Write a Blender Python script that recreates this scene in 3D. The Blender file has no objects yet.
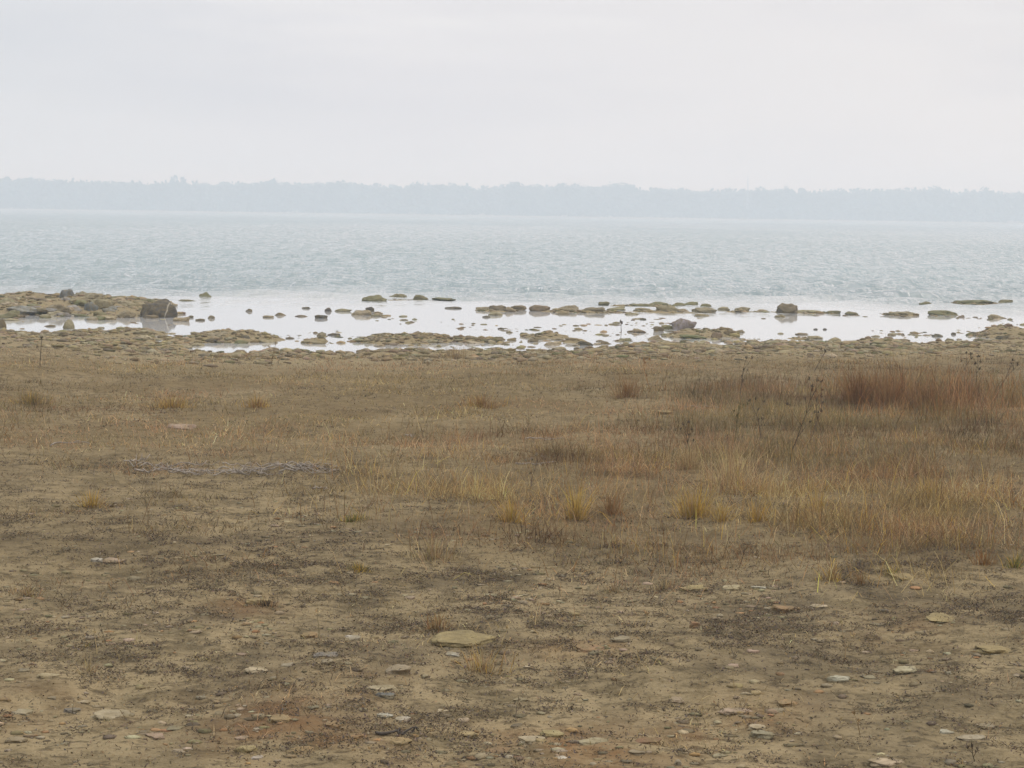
import bpy, bmesh, math, random
import numpy as np
from mathutils import Vector, Matrix, noise as mnoise

random.seed(11)
RNG = np.random.default_rng(11)
S = bpy.context.scene
COL = S.collection
rad = math.radians

# ------------------------------------------------------------------ camera numbers
F = 2100.0                      # focal length in pixels
K = F/1650.0
CAMZ = 1.95
PITCH, ROLL = math.atan(171.5/F), rad(0.80)
RM = np.array((Matrix.Rotation(math.pi/2 - PITCH, 3, 'X') @ Matrix.Rotation(ROLL, 3, 'Z')))
CP = np.array([0, 0, CAMZ])

def project(x, y, z):
    d = np.stack([np.asarray(x, float), np.asarray(y, float), np.asarray(z, float) - CAMZ], -1) @ RM
    w = np.maximum(-d[..., 2], 1e-3)
    return 512 + F*d[..., 0]/w, 384 - F*d[..., 1]/w

def ray(px, py):
    return RM @ np.array([(px-512)/F, (384-py)/F, -1.0])

def on_plane(px, py, z=0.0):
    r = ray(px, py)
    t = (z - CAMZ)/r[2]
    return CP + t*r

# ------------------------------------------------------------------ noise
def _hash(ix, iy, seed):
    h = (ix.astype(np.int64)*374761393 + iy.astype(np.int64)*668265263 + seed*1442695041) & 0xffffffff
    h = ((h ^ (h >> 13))*1274126177) & 0xffffffff
    h = ((h ^ (h >> 16))*2246822519) & 0xffffffff
    return ((h ^ (h >> 15)) & 0xffffff)/float(0xffffff)

def vnoise(x, y, seed=0):
    x = np.asarray(x, float); y = np.asarray(y, float)
    ix = np.floor(x); iy = np.floor(y)
    fx = x-ix; fy = y-iy
    fx = fx*fx*fx*(fx*(fx*6-15)+10); fy = fy*fy*fy*(fy*(fy*6-15)+10)
    a = _hash(ix, iy, seed); b = _hash(ix+1, iy, seed)
    c = _hash(ix, iy+1, seed); d = _hash(ix+1, iy+1, seed)
    return (a*(1-fx)+b*fx)*(1-fy) + (c*(1-fx)+d*fx)*fy

def fbm(x, y, seed=0, octv=4, gain=0.5):
    s = 0; a = 1; n = 0
    for k in range(octv):
        th = 0.6*k+0.3
        xr = x*math.cos(th)-y*math.sin(th); yr = x*math.sin(th)+y*math.cos(th)
        s = s + a*(vnoise(xr*2**k+k*17.3, yr*2**k-k*9.1, seed+k)*2-1); n += a; a *= gain
    return s/n

def sstep(a, b, v):
    t = np.clip((v-a)/(b-a), 0, 1)
    return t*t*(3-2*t)

# ------------------------------------------------------------------ terrain
SHORE_PX = [(-700, 332), (-200, 332), (0, 333), (60, 334), (130, 334), (165, 340), (200, 352), (260, 353), (350, 353), (440, 352), (500, 350), (560, 348),
            (600, 346), (650, 344), (700, 343), (768, 342), (850, 341), (950, 340), (985, 337), (1024, 335), (1300, 334), (1800, 334)]
_sp = np.array([on_plane(a, b) for a, b in SHORE_PX])
SX, SY = _sp[:, 0], _sp[:, 1]

def ell(cx, cy, w, h, amp):
    c = on_plane(cx, cy); d = c[1]
    return (c[0], c[1], w/2*d/F, h/2*d*d/(CAMZ*F), amp)
# low bars and banks of stony mud above the water (photo x, y, width, height)
BARS = [ell(42, 306, 240, 20, .20), ell(-110, 308, 240, 30, .24), ell(130, 314, 100, 7, .16), ell(230, 338, 120, 9, .13), ell(120, 333, 120, 5, .09),
        ell(400, 341, 112, 8, .14), ell(315, 342, 28, 5, .11), ell(470, 341, 70, 4, .085), ell(548, 337, 60, 4, .09), ell(575, 343, 30, 5, .09),
        ell(645, 331, 60, 3, .10), ell(690, 335, 60, 8, .12), ell(725, 334, 30, 8, .10), ell(500, 311, 60, 2.5, .085), ell(578, 312, 130, 2.5, .085), ell(672, 312, 110, 2.5, .09), ell(650, 306, 110, 2, .08), ell(900, 315, 44, 2.5, .09), ell(945, 316, 46, 2.5, .09), ell(970, 304, 80, 2, .085), ell(745, 312, 60, 1.5, .08), ell(405, 300, 80, 2, .07), ell(368, 316, 44, 2.5, .085),
        ell(1020, 336, 90, 6, .10), ell(805, 313, 80, 2, .085)]
PUDS = [ell(85, 326.5, 175, 8, -.11), ell(222, 349, 62, 5.5, -.12), ell(300, 349, 90, 5, -.10), ell(420, 349, 90, 5, -.09), ell(738, 351.5, 18, 6, -.24), ell(826, 354, 28, 8, -.27),
        ell(590, 344, 60, 3, -.06), ell(265, 346, 40, 3, -.05)]

def height(x, y, fine=True):
    x = np.asarray(x, float); y = np.asarray(y, float)
    s = np.interp(x, SX, SY) - y
    inl = 0.34*(1-np.exp(-np.maximum(s, 0)/(7.0*K)))
    o = np.maximum(-s, 0)
    bed = -0.07*(1-np.exp(-o/1.2)) - 0.016*np.maximum(o-13*K, 0)
    bed = np.maximum(bed, -2.0)
    h = np.where(s > 0, inl, bed)
    far = sstep(975, 1003, y)
    h = h*(1-far) + far*(0.4 + 1.2*sstep(1000, 1060, y))
    near = (np.abs(x) < 40) & (y < 60*K)
    if near.any():
        xn, yn, sn = x[near], y[near], s[near]
        hb = np.zeros_like(xn)
        for cx, cy, rx, ry, amp in BARS:
            q = ((xn-cx)/rx)**2 + ((yn-cy)/ry)**2
            hb = np.maximum(hb, amp*np.exp(-q*q))
        hp = np.zeros_like(xn)
        for cx, cy, rx, ry, amp in PUDS:
            q = ((xn-cx)/rx)**2 + ((yn-cy)/ry)**2
            hp = np.minimum(hp, amp*np.exp(-q*q))
        n1 = fbm(xn*1.6, yn*0.9, 3, 4)
        amp = 0.045*np.exp(-(sn/(4.0*K))**2) + 0.028*(sn > 0) + 0.012 + .40*hb
        hh = n1*amp + .35*hb*fbm(xn*4.5, yn*2.2, 13, 3)
        if fine:
            hh = hh + 0.012*fbm(xn*6, yn*5, 21, 3)*(sn > -14*K) + 0.0065*fbm(xn*22, yn*16, 31, 2)*(sn > 0)
        h = h.copy()
        h[near] = h[near] + hb + hp + hh
    return h

def ground_at(px, py, water=False):
    """the point on the ground (or on the water where the bed lies lower) under a photo pixel"""
    z = 0.0
    for _ in range(14):
        p = on_plane(px, py, z)
        g = float(height(np.array([p[0]]), np.array([p[1]]))[0])
        if water: g = max(g, 0.0)
        z = 0.5*z + 0.5*g
    p = on_plane(px, py, z)
    return p

# ------------------------------------------------------------------ mesh helpers
def mesh_arrays(name, verts, faces, smooth=False):
    me = bpy.data.meshes.new(name)
    verts = np.asarray(verts, np.float32); faces = np.asarray(faces, np.int32)
    nf, k = faces.shape
    me.vertices.add(len(verts)); me.vertices.foreach_set('co', verts.ravel())
    me.loops.add(nf*k); me.loops.foreach_set('vertex_index', faces.ravel())
    me.polygons.add(nf)
    me.polygons.foreach_set('loop_start', np.arange(0, nf*k, k, dtype=np.int32))
    me.polygons.foreach_set('loop_total', np.full(nf, k, np.int32))
    if smooth: me.polygons.foreach_set('use_smooth', np.ones(nf, bool))
    me.update(calc_edges=True)
    return me

def set_color(me, name, rgb):
    a = me.color_attributes.new(name, 'FLOAT_COLOR', 'POINT')
    c = np.ones((len(me.vertices), 4), np.float32); c[:, :3] = rgb
    a.data.foreach_set('color', c.ravel())

def set_float(me, name, v):
    a = me.attributes.new(name, 'FLOAT', 'POINT')
    a.data.foreach_set('value', np.asarray(v, np.float32))

def link(name, me, mat, parent=None, loc=None):
    o = bpy.data.objects.new(name, me); COL.objects.link(o)
    if mat and not me.materials: me.materials.append(mat)
    if parent is not None: o.parent = parent
    if loc is not None: o.location = loc
    return o

def tag(o, label, cat, group=None, kind=None):
    if label: o['label'] = label
    if cat: o['category'] = cat
    if group: o['group'] = group
    if kind: o['kind'] = kind
    return o

def empty(name, loc):
    o = bpy.data.objects.new(name, None); COL.objects.link(o); o.location = loc
    o.empty_display_size = .1
    return o

# ------------------------------------------------------------------ materials
def newmat(name):
    m = bpy.data.materials.new(name); m.use_nodes = True
    nt = m.node_tree; nt.nodes.clear()
    return m, nt, nt.nodes, nt.links

def N(nodes, t, **kw):
    n = nodes.new(t)
    for k, v in kw.items():
        if k in n.inputs.keys(): n.inputs[k].default_value = v
        else: setattr(n, k, v)
    return n

def noise_node(nodes, links, vec, scale, detail=4, rough=.55):
    n = nodes.new('ShaderNodeTexNoise'); n.inputs['Scale'].default_value = scale
    n.inputs['Detail'].default_value = detail; n.inputs['Roughness'].default_value = rough
    links.new(vec, n.inputs['Vector']); return n.outputs['Fac']

def ramp(nodes, links, fac, stops):
    r = nodes.new('ShaderNodeValToRGB'); el = r.color_ramp.elements
    while len(el) < len(stops): el.new(.5)
    for e, (p, c) in zip(el, stops):
        e.position = p; e.color = (c, c, c, 1) if isinstance(c, (int, float)) else (*c, 1)
    links.new(fac, r.inputs['Fac']); return r.outputs['Color']

def mix(nodes, links, fac, a, b, blend='MIX'):
    m = nodes.new('ShaderNodeMix'); m.data_type = 'RGBA'; m.blend_type = blend
    for sock, v in ((m.inputs[0], fac), (m.inputs[6], a), (m.inputs[7], b)):
        if isinstance(v, bpy.types.NodeSocket): links.new(v, sock)
        elif isinstance(v, (int, float)): sock.default_value = v
        else: sock.default_value = (*v, 1)
    return m.outputs[2]

def math_n(nodes, links, op, a, b=0.0):
    m = nodes.new('ShaderNodeMath'); m.operation = op
    for i, v in enumerate((a, b)):
        if isinstance(v, bpy.types.NodeSocket): links.new(v, m.inputs[i])
        else: m.inputs[i].default_value = v
    return m.outputs[0]

def attr(nodes, name):
    a = nodes.new('ShaderNodeAttribute'); a.attribute_name = name; return a

def finish(nodes, links, shader):
    o = nodes.new('ShaderNodeOutputMaterial'); links.new(shader, o.inputs['Surface']); return o

def ground_material():
    m, nt, n, l = newmat('shore_mud')
    geo = n.new('ShaderNodeNewGeometry'); P = geo.outputs['Position']
    big = noise_node(n, l, P, .9, 5); mid = noise_node(n, l, P, 5, 6, .62); fine = noise_node(n, l, P, 45, 4, .6); grit = noise_node(n, l, P, 190, 2, .6)
    c = mix(n, l, ramp(n, l, big, [(.3, 0), (.7, 1)]), (.246, .189, .104), (.306, .236, .132))
    c = mix(n, l, ramp(n, l, mid, [(.44, 0), (.64, .8)]), c, (.105, .080, .042))
    mp = n.new('ShaderNodeMapping'); mp.inputs['Scale'].default_value = (.7, 1.0, 1.0); l.new(P, mp.inputs['Vector'])
    mott = noise_node(n, l, mp.outputs[0], 17, 5, .68)
    c = mix(n, l, ramp(n, l, mott, [(.38, .85), (.48, 0)]), c, (.075, .057, .032))  # dark mottling painted in for shading of small relief and leaf clumps
    c = mix(n, l, ramp(n, l, mott, [(.54, 0), (.66, .7)]), c, (.25, .195, .11))
    c = mix(n, l, ramp(n, l, fine, [(.48, 0), (.75, .6)]), c, (.27, .212, .122))
    c = mix(n, l, ramp(n, l, fine, [(.25, .55), (.45, 0)]), c, (.072, .056, .036))
    c = mix(n, l, ramp(n, l, grit, [(.62, 0), (.74, .7)]), c, (.34, .29, .20))
    o = attr(n, 'iron'); k = math_n(n, l, 'MULTIPLY', o.outputs['Fac'], ramp(n, l, mid, [(.30, .2), (.6, 1)]))
    c = mix(n, l, k, c, (.265, .135, .055))
    v = attr(n, 'mossy'); k = math_n(n, l, 'MULTIPLY', v.outputs['Fac'], ramp(n, l, fine, [(.25, .35), (.6, 1)]))
    c = mix(n, l, k, c, (.145, .102, .048))
    h = attr(n, 'humus_shade'); k = math_n(n, l, 'MULTIPLY', h.outputs['Fac'], ramp(n, l, fine, [(.3, .25), (.62, 1)]))
    c = mix(n, l, k, c, (.055, .043, .031))  # dark humus tone, with shade between leaf clumps painted in
    w = attr(n, 'stony'); k = math_n(n, l, 'MULTIPLY', w.outputs['Fac'], ramp(n, l, fine, [(.25, .3), (.6, 1)]))
    c = mix(n, l, k, c, (.28, .225, .130))
    b = n.new('ShaderNodeBsdfPrincipled'); l.new(c, b.inputs['Base Color'])
    b.inputs['Roughness'].default_value = .95; b.inputs['Specular IOR Level'].default_value = .03
    hsum = math_n(n, l, 'ADD', math_n(n, l, 'MULTIPLY', mid, .5), math_n(n, l, 'ADD', math_n(n, l, 'MULTIPLY', fine, .25), math_n(n, l, 'MULTIPLY', grit, .07)))
    bp = N(n, 'ShaderNodeBump', Strength=.9, Distance=.05); l.new(hsum, bp.inputs['Height']); l.new(bp.outputs[0], b.inputs['Normal'])
    finish(n, l, b.outputs[0]); return m

def rock_material(name='rock', vein=False):
    m, nt, n, l = newmat(name)
    oi = n.new('ShaderNodeObjectInfo'); tc = n.new('ShaderNodeTexCoord')
    add = n.new('ShaderNodeVectorMath'); add.operation = 'ADD'
    l.new(tc.outputs['Object'], add.inputs[0]); l.new(oi.outputs['Location'], add.inputs[1]); P = add.outputs[0]
    a = noise_node(n, l, P, 9, 6, .65); b_ = noise_node(n, l, P, 60, 4, .6); g = noise_node(n, l, P, 240, 2, .6)
    c = oi.outputs['Color']
    c = mix(n, l, ramp(n, l, a, [(.36, .6), (.52, 0)]), c, mix(n, l, .6, c, (.05, .043, .032), 'MIX'))
    c = mix(n, l, ramp(n, l, a, [(.54, 0), (.72, .6)]), c, mix(n, l, .55, c, (.34, .29, .2), 'MIX'))
    c = mix(n, l, ramp(n, l, b_, [(.30, .6), (.46, 0)]), c, mix(n, l, .6, c, (.06, .05, .035)))
    c = mix(n, l, ramp(n, l, g, [(.6, 0), (.75, .4)]), c, (.42, .38, .3))
    lo_n = noise_node(n, l, P, 16, 3, .6)
    c = mix(n, l, ramp(n, l, lo_n, [(.42, 0), (.62, .65)]), c, (.185, .145, .075))
    if vein:
        sx = n.new('ShaderNodeSeparateXYZ'); l.new(tc.outputs['Object'], sx.inputs[0])
        t = math_n(n, l, 'ADD', sx.outputs[0], math_n(n, l, 'MULTIPLY', a, .06))
        t = math_n(n, l, 'SUBTRACT', t, .19)
        t = math_n(n, l, 'ABSOLUTE', math_n(n, l, 'ADD', t, math_n(n, l, 'MULTIPLY', sx.outputs[2], -.12)))
        c = mix(n, l, ramp(n, l, math_n(n, l, 'MULTIPLY', t, 20), [(.10, .8), (.24, 0)]), c, (.42, .38, .30))
    b = n.new('ShaderNodeBsdfPrincipled'); l.new(c, b.inputs['Base Color'])
    b.inputs['Roughness'].default_value = .9; b.inputs['Specular IOR Level'].default_value = .08
    hs = math_n(n, l, 'ADD', math_n(n, l, 'MULTIPLY', a, .6), math_n(n, l, 'MULTIPLY', b_, .3))
    bp = N(n, 'ShaderNodeBump', Strength=.8, Distance=.03); l.new(hs, bp.inputs['Height']); l.new(bp.outputs[0], b.inputs['Normal'])
    finish(n, l, b.outputs[0]); return m

def blade_material(name, transl=.3):
    m, nt, n, l = newmat(name)
    a = attr(n, 'Col')
    d = N(n, 'ShaderNodeBsdfDiffuse'); l.new(a.outputs['Color'], d.inputs['Color'])
    t = N(n, 'ShaderNodeBsdfTranslucent'); l.new(a.outputs['Color'], t.inputs['Color'])
    mx = N(n, 'ShaderNodeMixShader'); mx.inputs[0].default_value = transl
    l.new(d.outputs[0], mx.inputs[1]); l.new(t.outputs[0], mx.inputs[2])
    finish(n, l, mx.outputs[0]); return m

def chip_material():
    m, nt, n, l = newmat('stone_chips')
    a = attr(n, 'Col'); geo = n.new('ShaderNodeNewGeometry')
    f = noise_node(n, l, geo.outputs['Position'], 90, 3)
    c = mix(n, l, ramp(n, l, f, [(.35, .35), (.6, 0)]), a.outputs['Color'], (.09, .072, .045))
    b = n.new('ShaderNodeBsdfPrincipled'); l.new(c, b.inputs['Base Color']); b.inputs['Roughness'].default_value = .9
    b.inputs['Specular IOR Level'].default_value = .05
    finish(n, l, b.outputs[0]); return m

def water_material():
    m, nt, n, l = newmat('lake_water')
    geo = n.new('ShaderNodeNewGeometry')
    mp = n.new('ShaderNodeMapping'); mp.inputs['Scale'].default_value = (1.0, 1.35, 1.0); l.new(geo.outputs['Position'], mp.inputs['Vector'])
    w1 = noise_node(n, l, mp.outputs[0], 2.1, 3, .6); w2 = noise_node(n, l, mp.outputs[0], 7.5, 2, .5)
    rough = attr(n, 'ruffle')
    hs = math_n(n, l, 'ADD', math_n(n, l, 'MULTIPLY', w1, .22), math_n(n, l, 'MULTIPLY', w2, .05))
    def patches(sx, sy):
        mq = n.new('ShaderNodeMapping'); mq.inputs['Scale'].default_value = (sx, sy, 1); l.new(geo.outputs['Position'], mq.inputs['Vector'])
        return ramp(n, l, noise_node(n, l, mq.outputs[0], 1.0, 2, .55), [(.42, .16), (.70, 1)])
    chop = math_n(n, l, 'MULTIPLY', patches(2.4, .62), math_n(n, l, 'ADD', patches(1.5, .16), .4))
    hs = math_n(n, l, 'MULTIPLY', math_n(n, l, 'MULTIPLY', hs, chop), math_n(n, l, 'MULTIPLY', rough.outputs['Fac'], 2.6))
    bp = N(n, 'ShaderNodeBump', Strength=1.0, Distance=1.0); l.new(hs, bp.inputs['Height'])
    g = N(n, 'ShaderNodeBsdfGlossy', Roughness=.05); g.inputs['Color'].default_value = (1, 1, 1, 1)
    sc_ = n.new('ShaderNodeVectorMath'); sc_.operation = 'SCALE'; l.new(geo.outputs['Incoming'], sc_.inputs[0])
    l.new(math_n(n, l, 'MULTIPLY', rough.outputs['Fac'], .045), sc_.inputs['Scale'])
    ad = n.new('ShaderNodeVectorMath'); ad.operation = 'ADD'; l.new(bp.outputs[0], ad.inputs[0]); l.new(sc_.outputs[0], ad.inputs[1])
    nm = n.new('ShaderNodeVectorMath'); nm.operation = 'NORMALIZE'; l.new(ad.outputs[0], nm.inputs[0])
    l.new(nm.outputs[0], g.inputs['Normal'])
    fr = N(n, 'ShaderNodeFresnel', IOR=1.42); l.new(nm.outputs[0], fr.inputs['Normal'])
    tr = N(n, 'ShaderNodeBsdfTransparent'); tr.inputs['Color'].default_value = (.9, .95, .92, 1)
    df = N(n, 'ShaderNodeBsdfDiffuse'); l.new(mix(n, l, attr(n, 'sky_sheen').outputs['Fac'], (.225, .28, .284), (.64, .635, .615)), df.inputs['Color'])  # paler body colour on calm water stands in for sky reflection
    op = attr(n, 'murk'); mb = N(n, 'ShaderNodeMixShader'); l.new(op.outputs['Fac'], mb.inputs[0])
    l.new(tr.outputs[0], mb.inputs[1]); l.new(df.outputs[0], mb.inputs[2])
    mx = N(n, 'ShaderNodeMixShader'); l.new(fr.outputs[0], mx.inputs[0]); l.new(mb.outputs[0], mx.inputs[1]); l.new(g.outputs[0], mx.inputs[2])
    finish(n, l, mx.outputs[0]); return m

def simple_material(name, c1, c2, scale=8, rough=.9):
    m, nt, n, l = newmat(name)
    tc = n.new('ShaderNodeTexCoord'); f = noise_node(n, l, tc.outputs['Object'], scale, 4)
    c = mix(n, l, ramp(n, l, f, [(.3, 0), (.7, 1)]), c1, c2)
    b = n.new('ShaderNodeBsdfPrincipled'); l.new(c, b.inputs['Base Color']); b.inputs['Roughness'].default_value = rough
    b.inputs['Specular IOR Level'].default_value = .2
    finish(n, l, b.outputs[0]); return m

M_GROUND = ground_material(); M_ROCK = rock_material(); M_VEIN = rock_material('veined_rock', True)
M_GRASS = blade_material('dry_grass'); M_LITTER = blade_material('dead_leaves', .12); M_CHIP = chip_material(); M_WATER = water_material()
M_TWIG = simple_material('bleached_wood', (.19, .155, .125), (.42, .37, .31), 40)
M_BARK = simple_material('bark', (.06, .05, .04), (.10, .085, .07), 2)
M_LEAF = blade_material('far_leaves', .2)
M_STEEL = simple_material('mast_steel', (.25, .25, .26), (.32, .32, .33), 3, .5)

# ------------------------------------------------------------------ ground sheet
def axis(segs):
    out = [segs[0][0]]
    for a, b, st in segs:
        k = max(1, int(round((b-a)/st))); out += list(a + (b-a)*np.arange(1, k+1)/k)
    return out
def grow(a, b, st, g):
    out = []; v = a
    while v < b:
        st *= g; v += st; out.append(v)
    return out
core = list(np.arange(-8.6, 8.6001, .026))
gx = grow(8.6, 2600, .03, 1.13)
xs = np.array([-v for v in gx[::-1]] + core + gx)
ys = np.array([-60, -30, -15, -8, -4, -1, 1, 2, 2.8] + axis([(3.4*K, 9*K, .02*K), (9*K, 16*K, .035*K), (16*K, 41*K, .05*K)]) + grow(41*K, 3000, .07, 1.07))
# the far shore needs its own rows
ys = np.unique(np.concatenate([ys, [960, 975, 980, 985, 990, 995, 1000, 1005, 1010, 1030, 1060, 1100]]))
GX, GY = np.meshgrid(xs, ys)
GZ = height(GX.ravel(), GY.ravel())
nx, ny = len(xs), len(ys)
idx = np.arange(nx*ny).reshape(ny, nx)
faces = np.stack([idx[:-1, :-1], idx[:-1, 1:], idx[1:, 1:], idx[1:, :-1]], -1).reshape(-1, 4)
me = mesh_arrays('ground', np.stack([GX.ravel(), GY.ravel(), GZ], -1), faces, True)

def gauss(px, py, cx, cy, rx, ry):
    return np.exp(-((px-cx)/rx)**2 - ((py-cy)/ry)**2)
def zones(x, y, z):
    """what grows or lies where: values 0..1 over the shore"""
    px, py = project(x, y, z)
    s = np.interp(x, SX, SY) - y
    pt = fbm(x*1.3, y*1.0, 51, 4); pt2 = fbm(x*4.5, y*3.2, 61, 3)
    zone = {}
    thick = np.clip(gauss(px, py, 800, 492, 310, 52)*1.15 + .8*gauss(px, py, 540, 502, 130, 40) + .6*gauss(px, py, 930, 545, 130, 28), 0, 1)
    short = sstep(352, 366, py)*sstep(475, 425, py)
    olive = sstep(600, 760, px)*sstep(372, 392, py)*sstep(480, 440, py)
    zone['thick'] = thick; zone['short'] = short; zone['olive'] = olive
    mud = sstep(540, 640, py)
    zone['mossy'] = np.clip((short*.9 + thick*.8 + .35*sstep(440, 470, py)*sstep(600, 540, py))*(.65+.6*pt), 0, 1)*(s > .3)
    dark = np.clip(.5 + 1.6*(pt*.6+pt2*.7) - .25, 0, 1)
    band = .45*sstep(445, 470, py) + .5*gauss(px, py, 560, 590, 420, 50) + .35*gauss(px, py, 850, 640, 250, 80) + .3*gauss(px, py, 250, 680, 250, 60)
    zone['humus_shade'] = np.clip(dark*band*.7, 0, 1)*(s > 1)  # humus stain deepened to imitate shade among the leaf mats
    iron = (1.0*gauss(px, py, 540, 752, 120, 22) + .8*gauss(px, py, 290, 735, 70, 32) + .6*gauss(px, py, 590, 650, 50, 10) + .55*gauss(px, py, 745, 712, 70, 18)
            + .5*gauss(px, py, 250, 605, 40, 12) + .5*gauss(px, py, 720, 745, 40, 25) + .5*gauss(px, py, 900, 630, 50, 18) + .35*gauss(px, py, 60, 710, 90, 30)
            + .45*gauss(px, py, 340, 690, 60, 20))
    zone['iron'] = np.clip(iron*(.55+1.0*pt2), 0, 1)*(y < 12*K)
    zone['stony'] = np.clip(sstep(5.5*K, 2.5*K, s)*sstep(-22*K, -14*K, s)*.85, 0, 1)*(y < 60*K) + 1.0*sstep(970, 990, y)*.8
    return zone
Zg = zones(GX.ravel(), GY.ravel(), GZ)
for k in ('mossy', 'humus_shade', 'iron', 'stony'): set_float(me, k, Zg[k])
tag(link('ground', me, M_GROUND), None, None, kind='structure')

# ------------------------------------------------------------------ lake
tc_ = np.linspace(-.43, .43, 620)
tw = np.array(grow(.43, 2.6, .004, 1.2)); ts = np.concatenate([-tw[::-1], tc_, tw])
rows = [18.0]
while rows[-1] < 1001: rows.append(rows[-1] + max(.05, rows[-1]*.0036))
rows = np.array(rows)
T, Y = np.meshgrid(ts, rows); X = (T*Y).ravel(); Y = Y.ravel()
bed = height(X, Y, False)
s = Y - np.interp(X, SX, SY)
calm_line = on_plane(512, 304)[1]
nz = fbm(X*.25, Y*.12, 71, 3)
rf = sstep(-3.0, 5.0, Y - calm_line + 4.0*nz)
wz = np.zeros_like(X)
rw = np.random.default_rng(5)
for k in range(26):
    lam = .5*1.09**k
    ang = rw.normal(0, .7) + .1
    kx, ky = 2*math.pi/lam*math.sin(ang), 2*math.pi/lam*math.cos(ang)
    fade = np.clip(1.6 - Y*.0036*5/lam, 0, 1)
    env = .35 + 1.3*vnoise(X*.35/max(lam, .6)+k*7, Y*.22/max(lam, .6)-k*3, 80+k)
    ph = rw.uniform(0, 6.28)
    a = .0080*lam**.7
    sn = np.sin(kx*X+ky*Y+ph + 1.2*fbm(X*.5/lam**.5, Y*.5/lam**.5, 130+k, 1))
    wz += a*fade*env*(sn + .35*np.cos(2*(kx*X+ky*Y+ph)))
wz *= rf
for cx, py, w, amp in [(550, 293, 78, .05), (870, 295, 62, .045), (287, 288, 22, .04), (110, 289, 60, .035), (380, 291, 60, .035), (640, 296, 50, .03), (180, 296, 70, .03), (470, 298, 90, .03), (760, 294, 50, .035), (960, 293, 40, .035),
                       (40, 284, 50, .035), (240, 279, 40, .035), (440, 285, 40, .035), (680, 287, 50, .03), (820, 284, 40, .035), (330, 300, 80, .025), (600, 301, 90, .022), (900, 301, 110, .025), (540, 272, 30, .04), (130, 270, 36, .04), (390, 266, 30, .04),
                       (700, 268, 34, .04), (880, 270, 30, .04), (300, 256, 26, .045), (610, 258, 26, .045), (60, 262, 26, .04), (980, 262, 26, .04), (790, 256, 22, .045), (470, 252, 22, .045), (200, 248, 22, .045)]:
    c0 = on_plane(cx, py); hw = w/2*c0[1]/F; wd = .16*max(1, c0[1]/45)
    yc = c0[1] + .35*fbm(X*1.2, X*0+cx, 77, 2)
    wz += 1.2*amp*np.exp(-((Y-yc)/wd)**2)*np.exp(-((X-c0[0])/hw)**4)*(.5+.9*vnoise(X*2.5, X*0+py, 78))
nr, nc = len(rows), len(ts)
idx = np.arange(nr*nc).reshape(nr, nc)
faces = np.stack([idx[:-1, :-1], idx[:-1, 1:], idx[1:, 1:], idx[1:, :-1]], -1).reshape(-1, 4)
me = mesh_arrays('lake', np.stack([X, Y, wz], -1), faces, True)
gust = sstep(-.5, .6, fbm(X*.03, Y*.008, 91, 3))
set_float(me, 'ruffle', rf*(.55+.6*gust))
set_float(me, 'murk', np.clip(1-.3*np.exp(bed*5), 0, .97))
set_float(me, 'sky_sheen', 1-sstep(-4, 8, Y - calm_line + 5*nz))  # sky reflection painted into the water colour, strongest on the calm side
tag(link('lake', me, M_WATER), None, None, kind='structure')

# ------------------------------------------------------------------ rocks
def ico(sub):
    bm = bmesh.new(); bmesh.ops.create_icosphere(bm, subdivisions=sub, radius=1)
    bm.verts.ensure_lookup_table()
    v = np.array([x.co[:] for x in bm.verts]); f = np.array([[q.index for q in p.verts] for p in bm.faces]); bm.free()
    return v, f
ICO = {k: ico(k) for k in (1, 2, 3, 4)}

def rock_mesh(name, seed, size, slab=False, sub=4, rough=.10, e=None):
    r = random.Random(seed); v, f = ICO[sub]; p = v.copy()
    e = e or (.7 if slab else .8)
    q = np.sign(p)*np.abs(p)**e
    p = q/np.maximum(np.linalg.norm(q, axis=1)[:, None], 1e-6)*(np.linalg.norm(q, axis=1)[:, None]**.55)
    for k in range(8 if slab else 13):
        if slab:
            a = r.uniform(0, 6.283); n_ = np.array([math.cos(a), math.sin(a), r.uniform(-.15, .15)])
            c = r.uniform(.62, .95)
        else:
            n_ = np.array([r.gauss(0, 1), r.gauss(0, 1), r.gauss(0, .8)]); c = r.uniform(.62, .95)
        n_ /= np.linalg.norm(n_); d = p@n_ - c
        p = p - np.maximum(d, 0)[:, None]*n_*.9
    if slab:
        tilt = np.array([r.uniform(-.12, .12), r.uniform(-.12, .12), 1]); d = p@tilt - .55
        p[:, 2] -= np.maximum(d, 0)*.88
    off = Vector((r.uniform(0, 50), r.uniform(0, 50), r.uniform(0, 50)))
    for i in range(len(p)):
        w = Vector(p[i])
        k = mnoise.noise(w*1.4+off)*rough*1.8 + mnoise.noise(w*3.7+off)*rough*.7 + mnoise.noise(w*9+off)*rough*.3
        if slab: p[i, :2] *= 1 + k*1.6; p[i, 2] *= 1 + k*.9
        else: p[i] *= 1+k
    lo, hi = p.min(0), p.max(0)
    p = (p-(lo+hi)/2)/((hi-lo)/2)
    p = p*np.array(size)/2
    return mesh_arrays(name, p, f, True)

PAL = {'dark': (.066, .060, .048), 'grey': (.19, .18, .165), 'slate': (.125, .13, .135), 'brown': (.14, .11, .07), 'tan': (.225, .19, .12), 'buff': (.29, .24, .155),
       'mossy': (.125, .12, .06), 'cream': (.44, .365, .235), 'ochre': (.33, .245, .115), 'orange': (.30, .185, .09), 'white': (.49, .44, .35), 'rust': (.25, .13, .075),
       'pink': (.34, .25, .18), 'green': (.10, .11, .05)}
_seed = [100]
def jit(c, k=.12):
    b = 1+random.uniform(-k, k)
    return tuple(min(.9, max(.01, x*b*(1+random.uniform(-.05, .05)))) for x in c)

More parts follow.
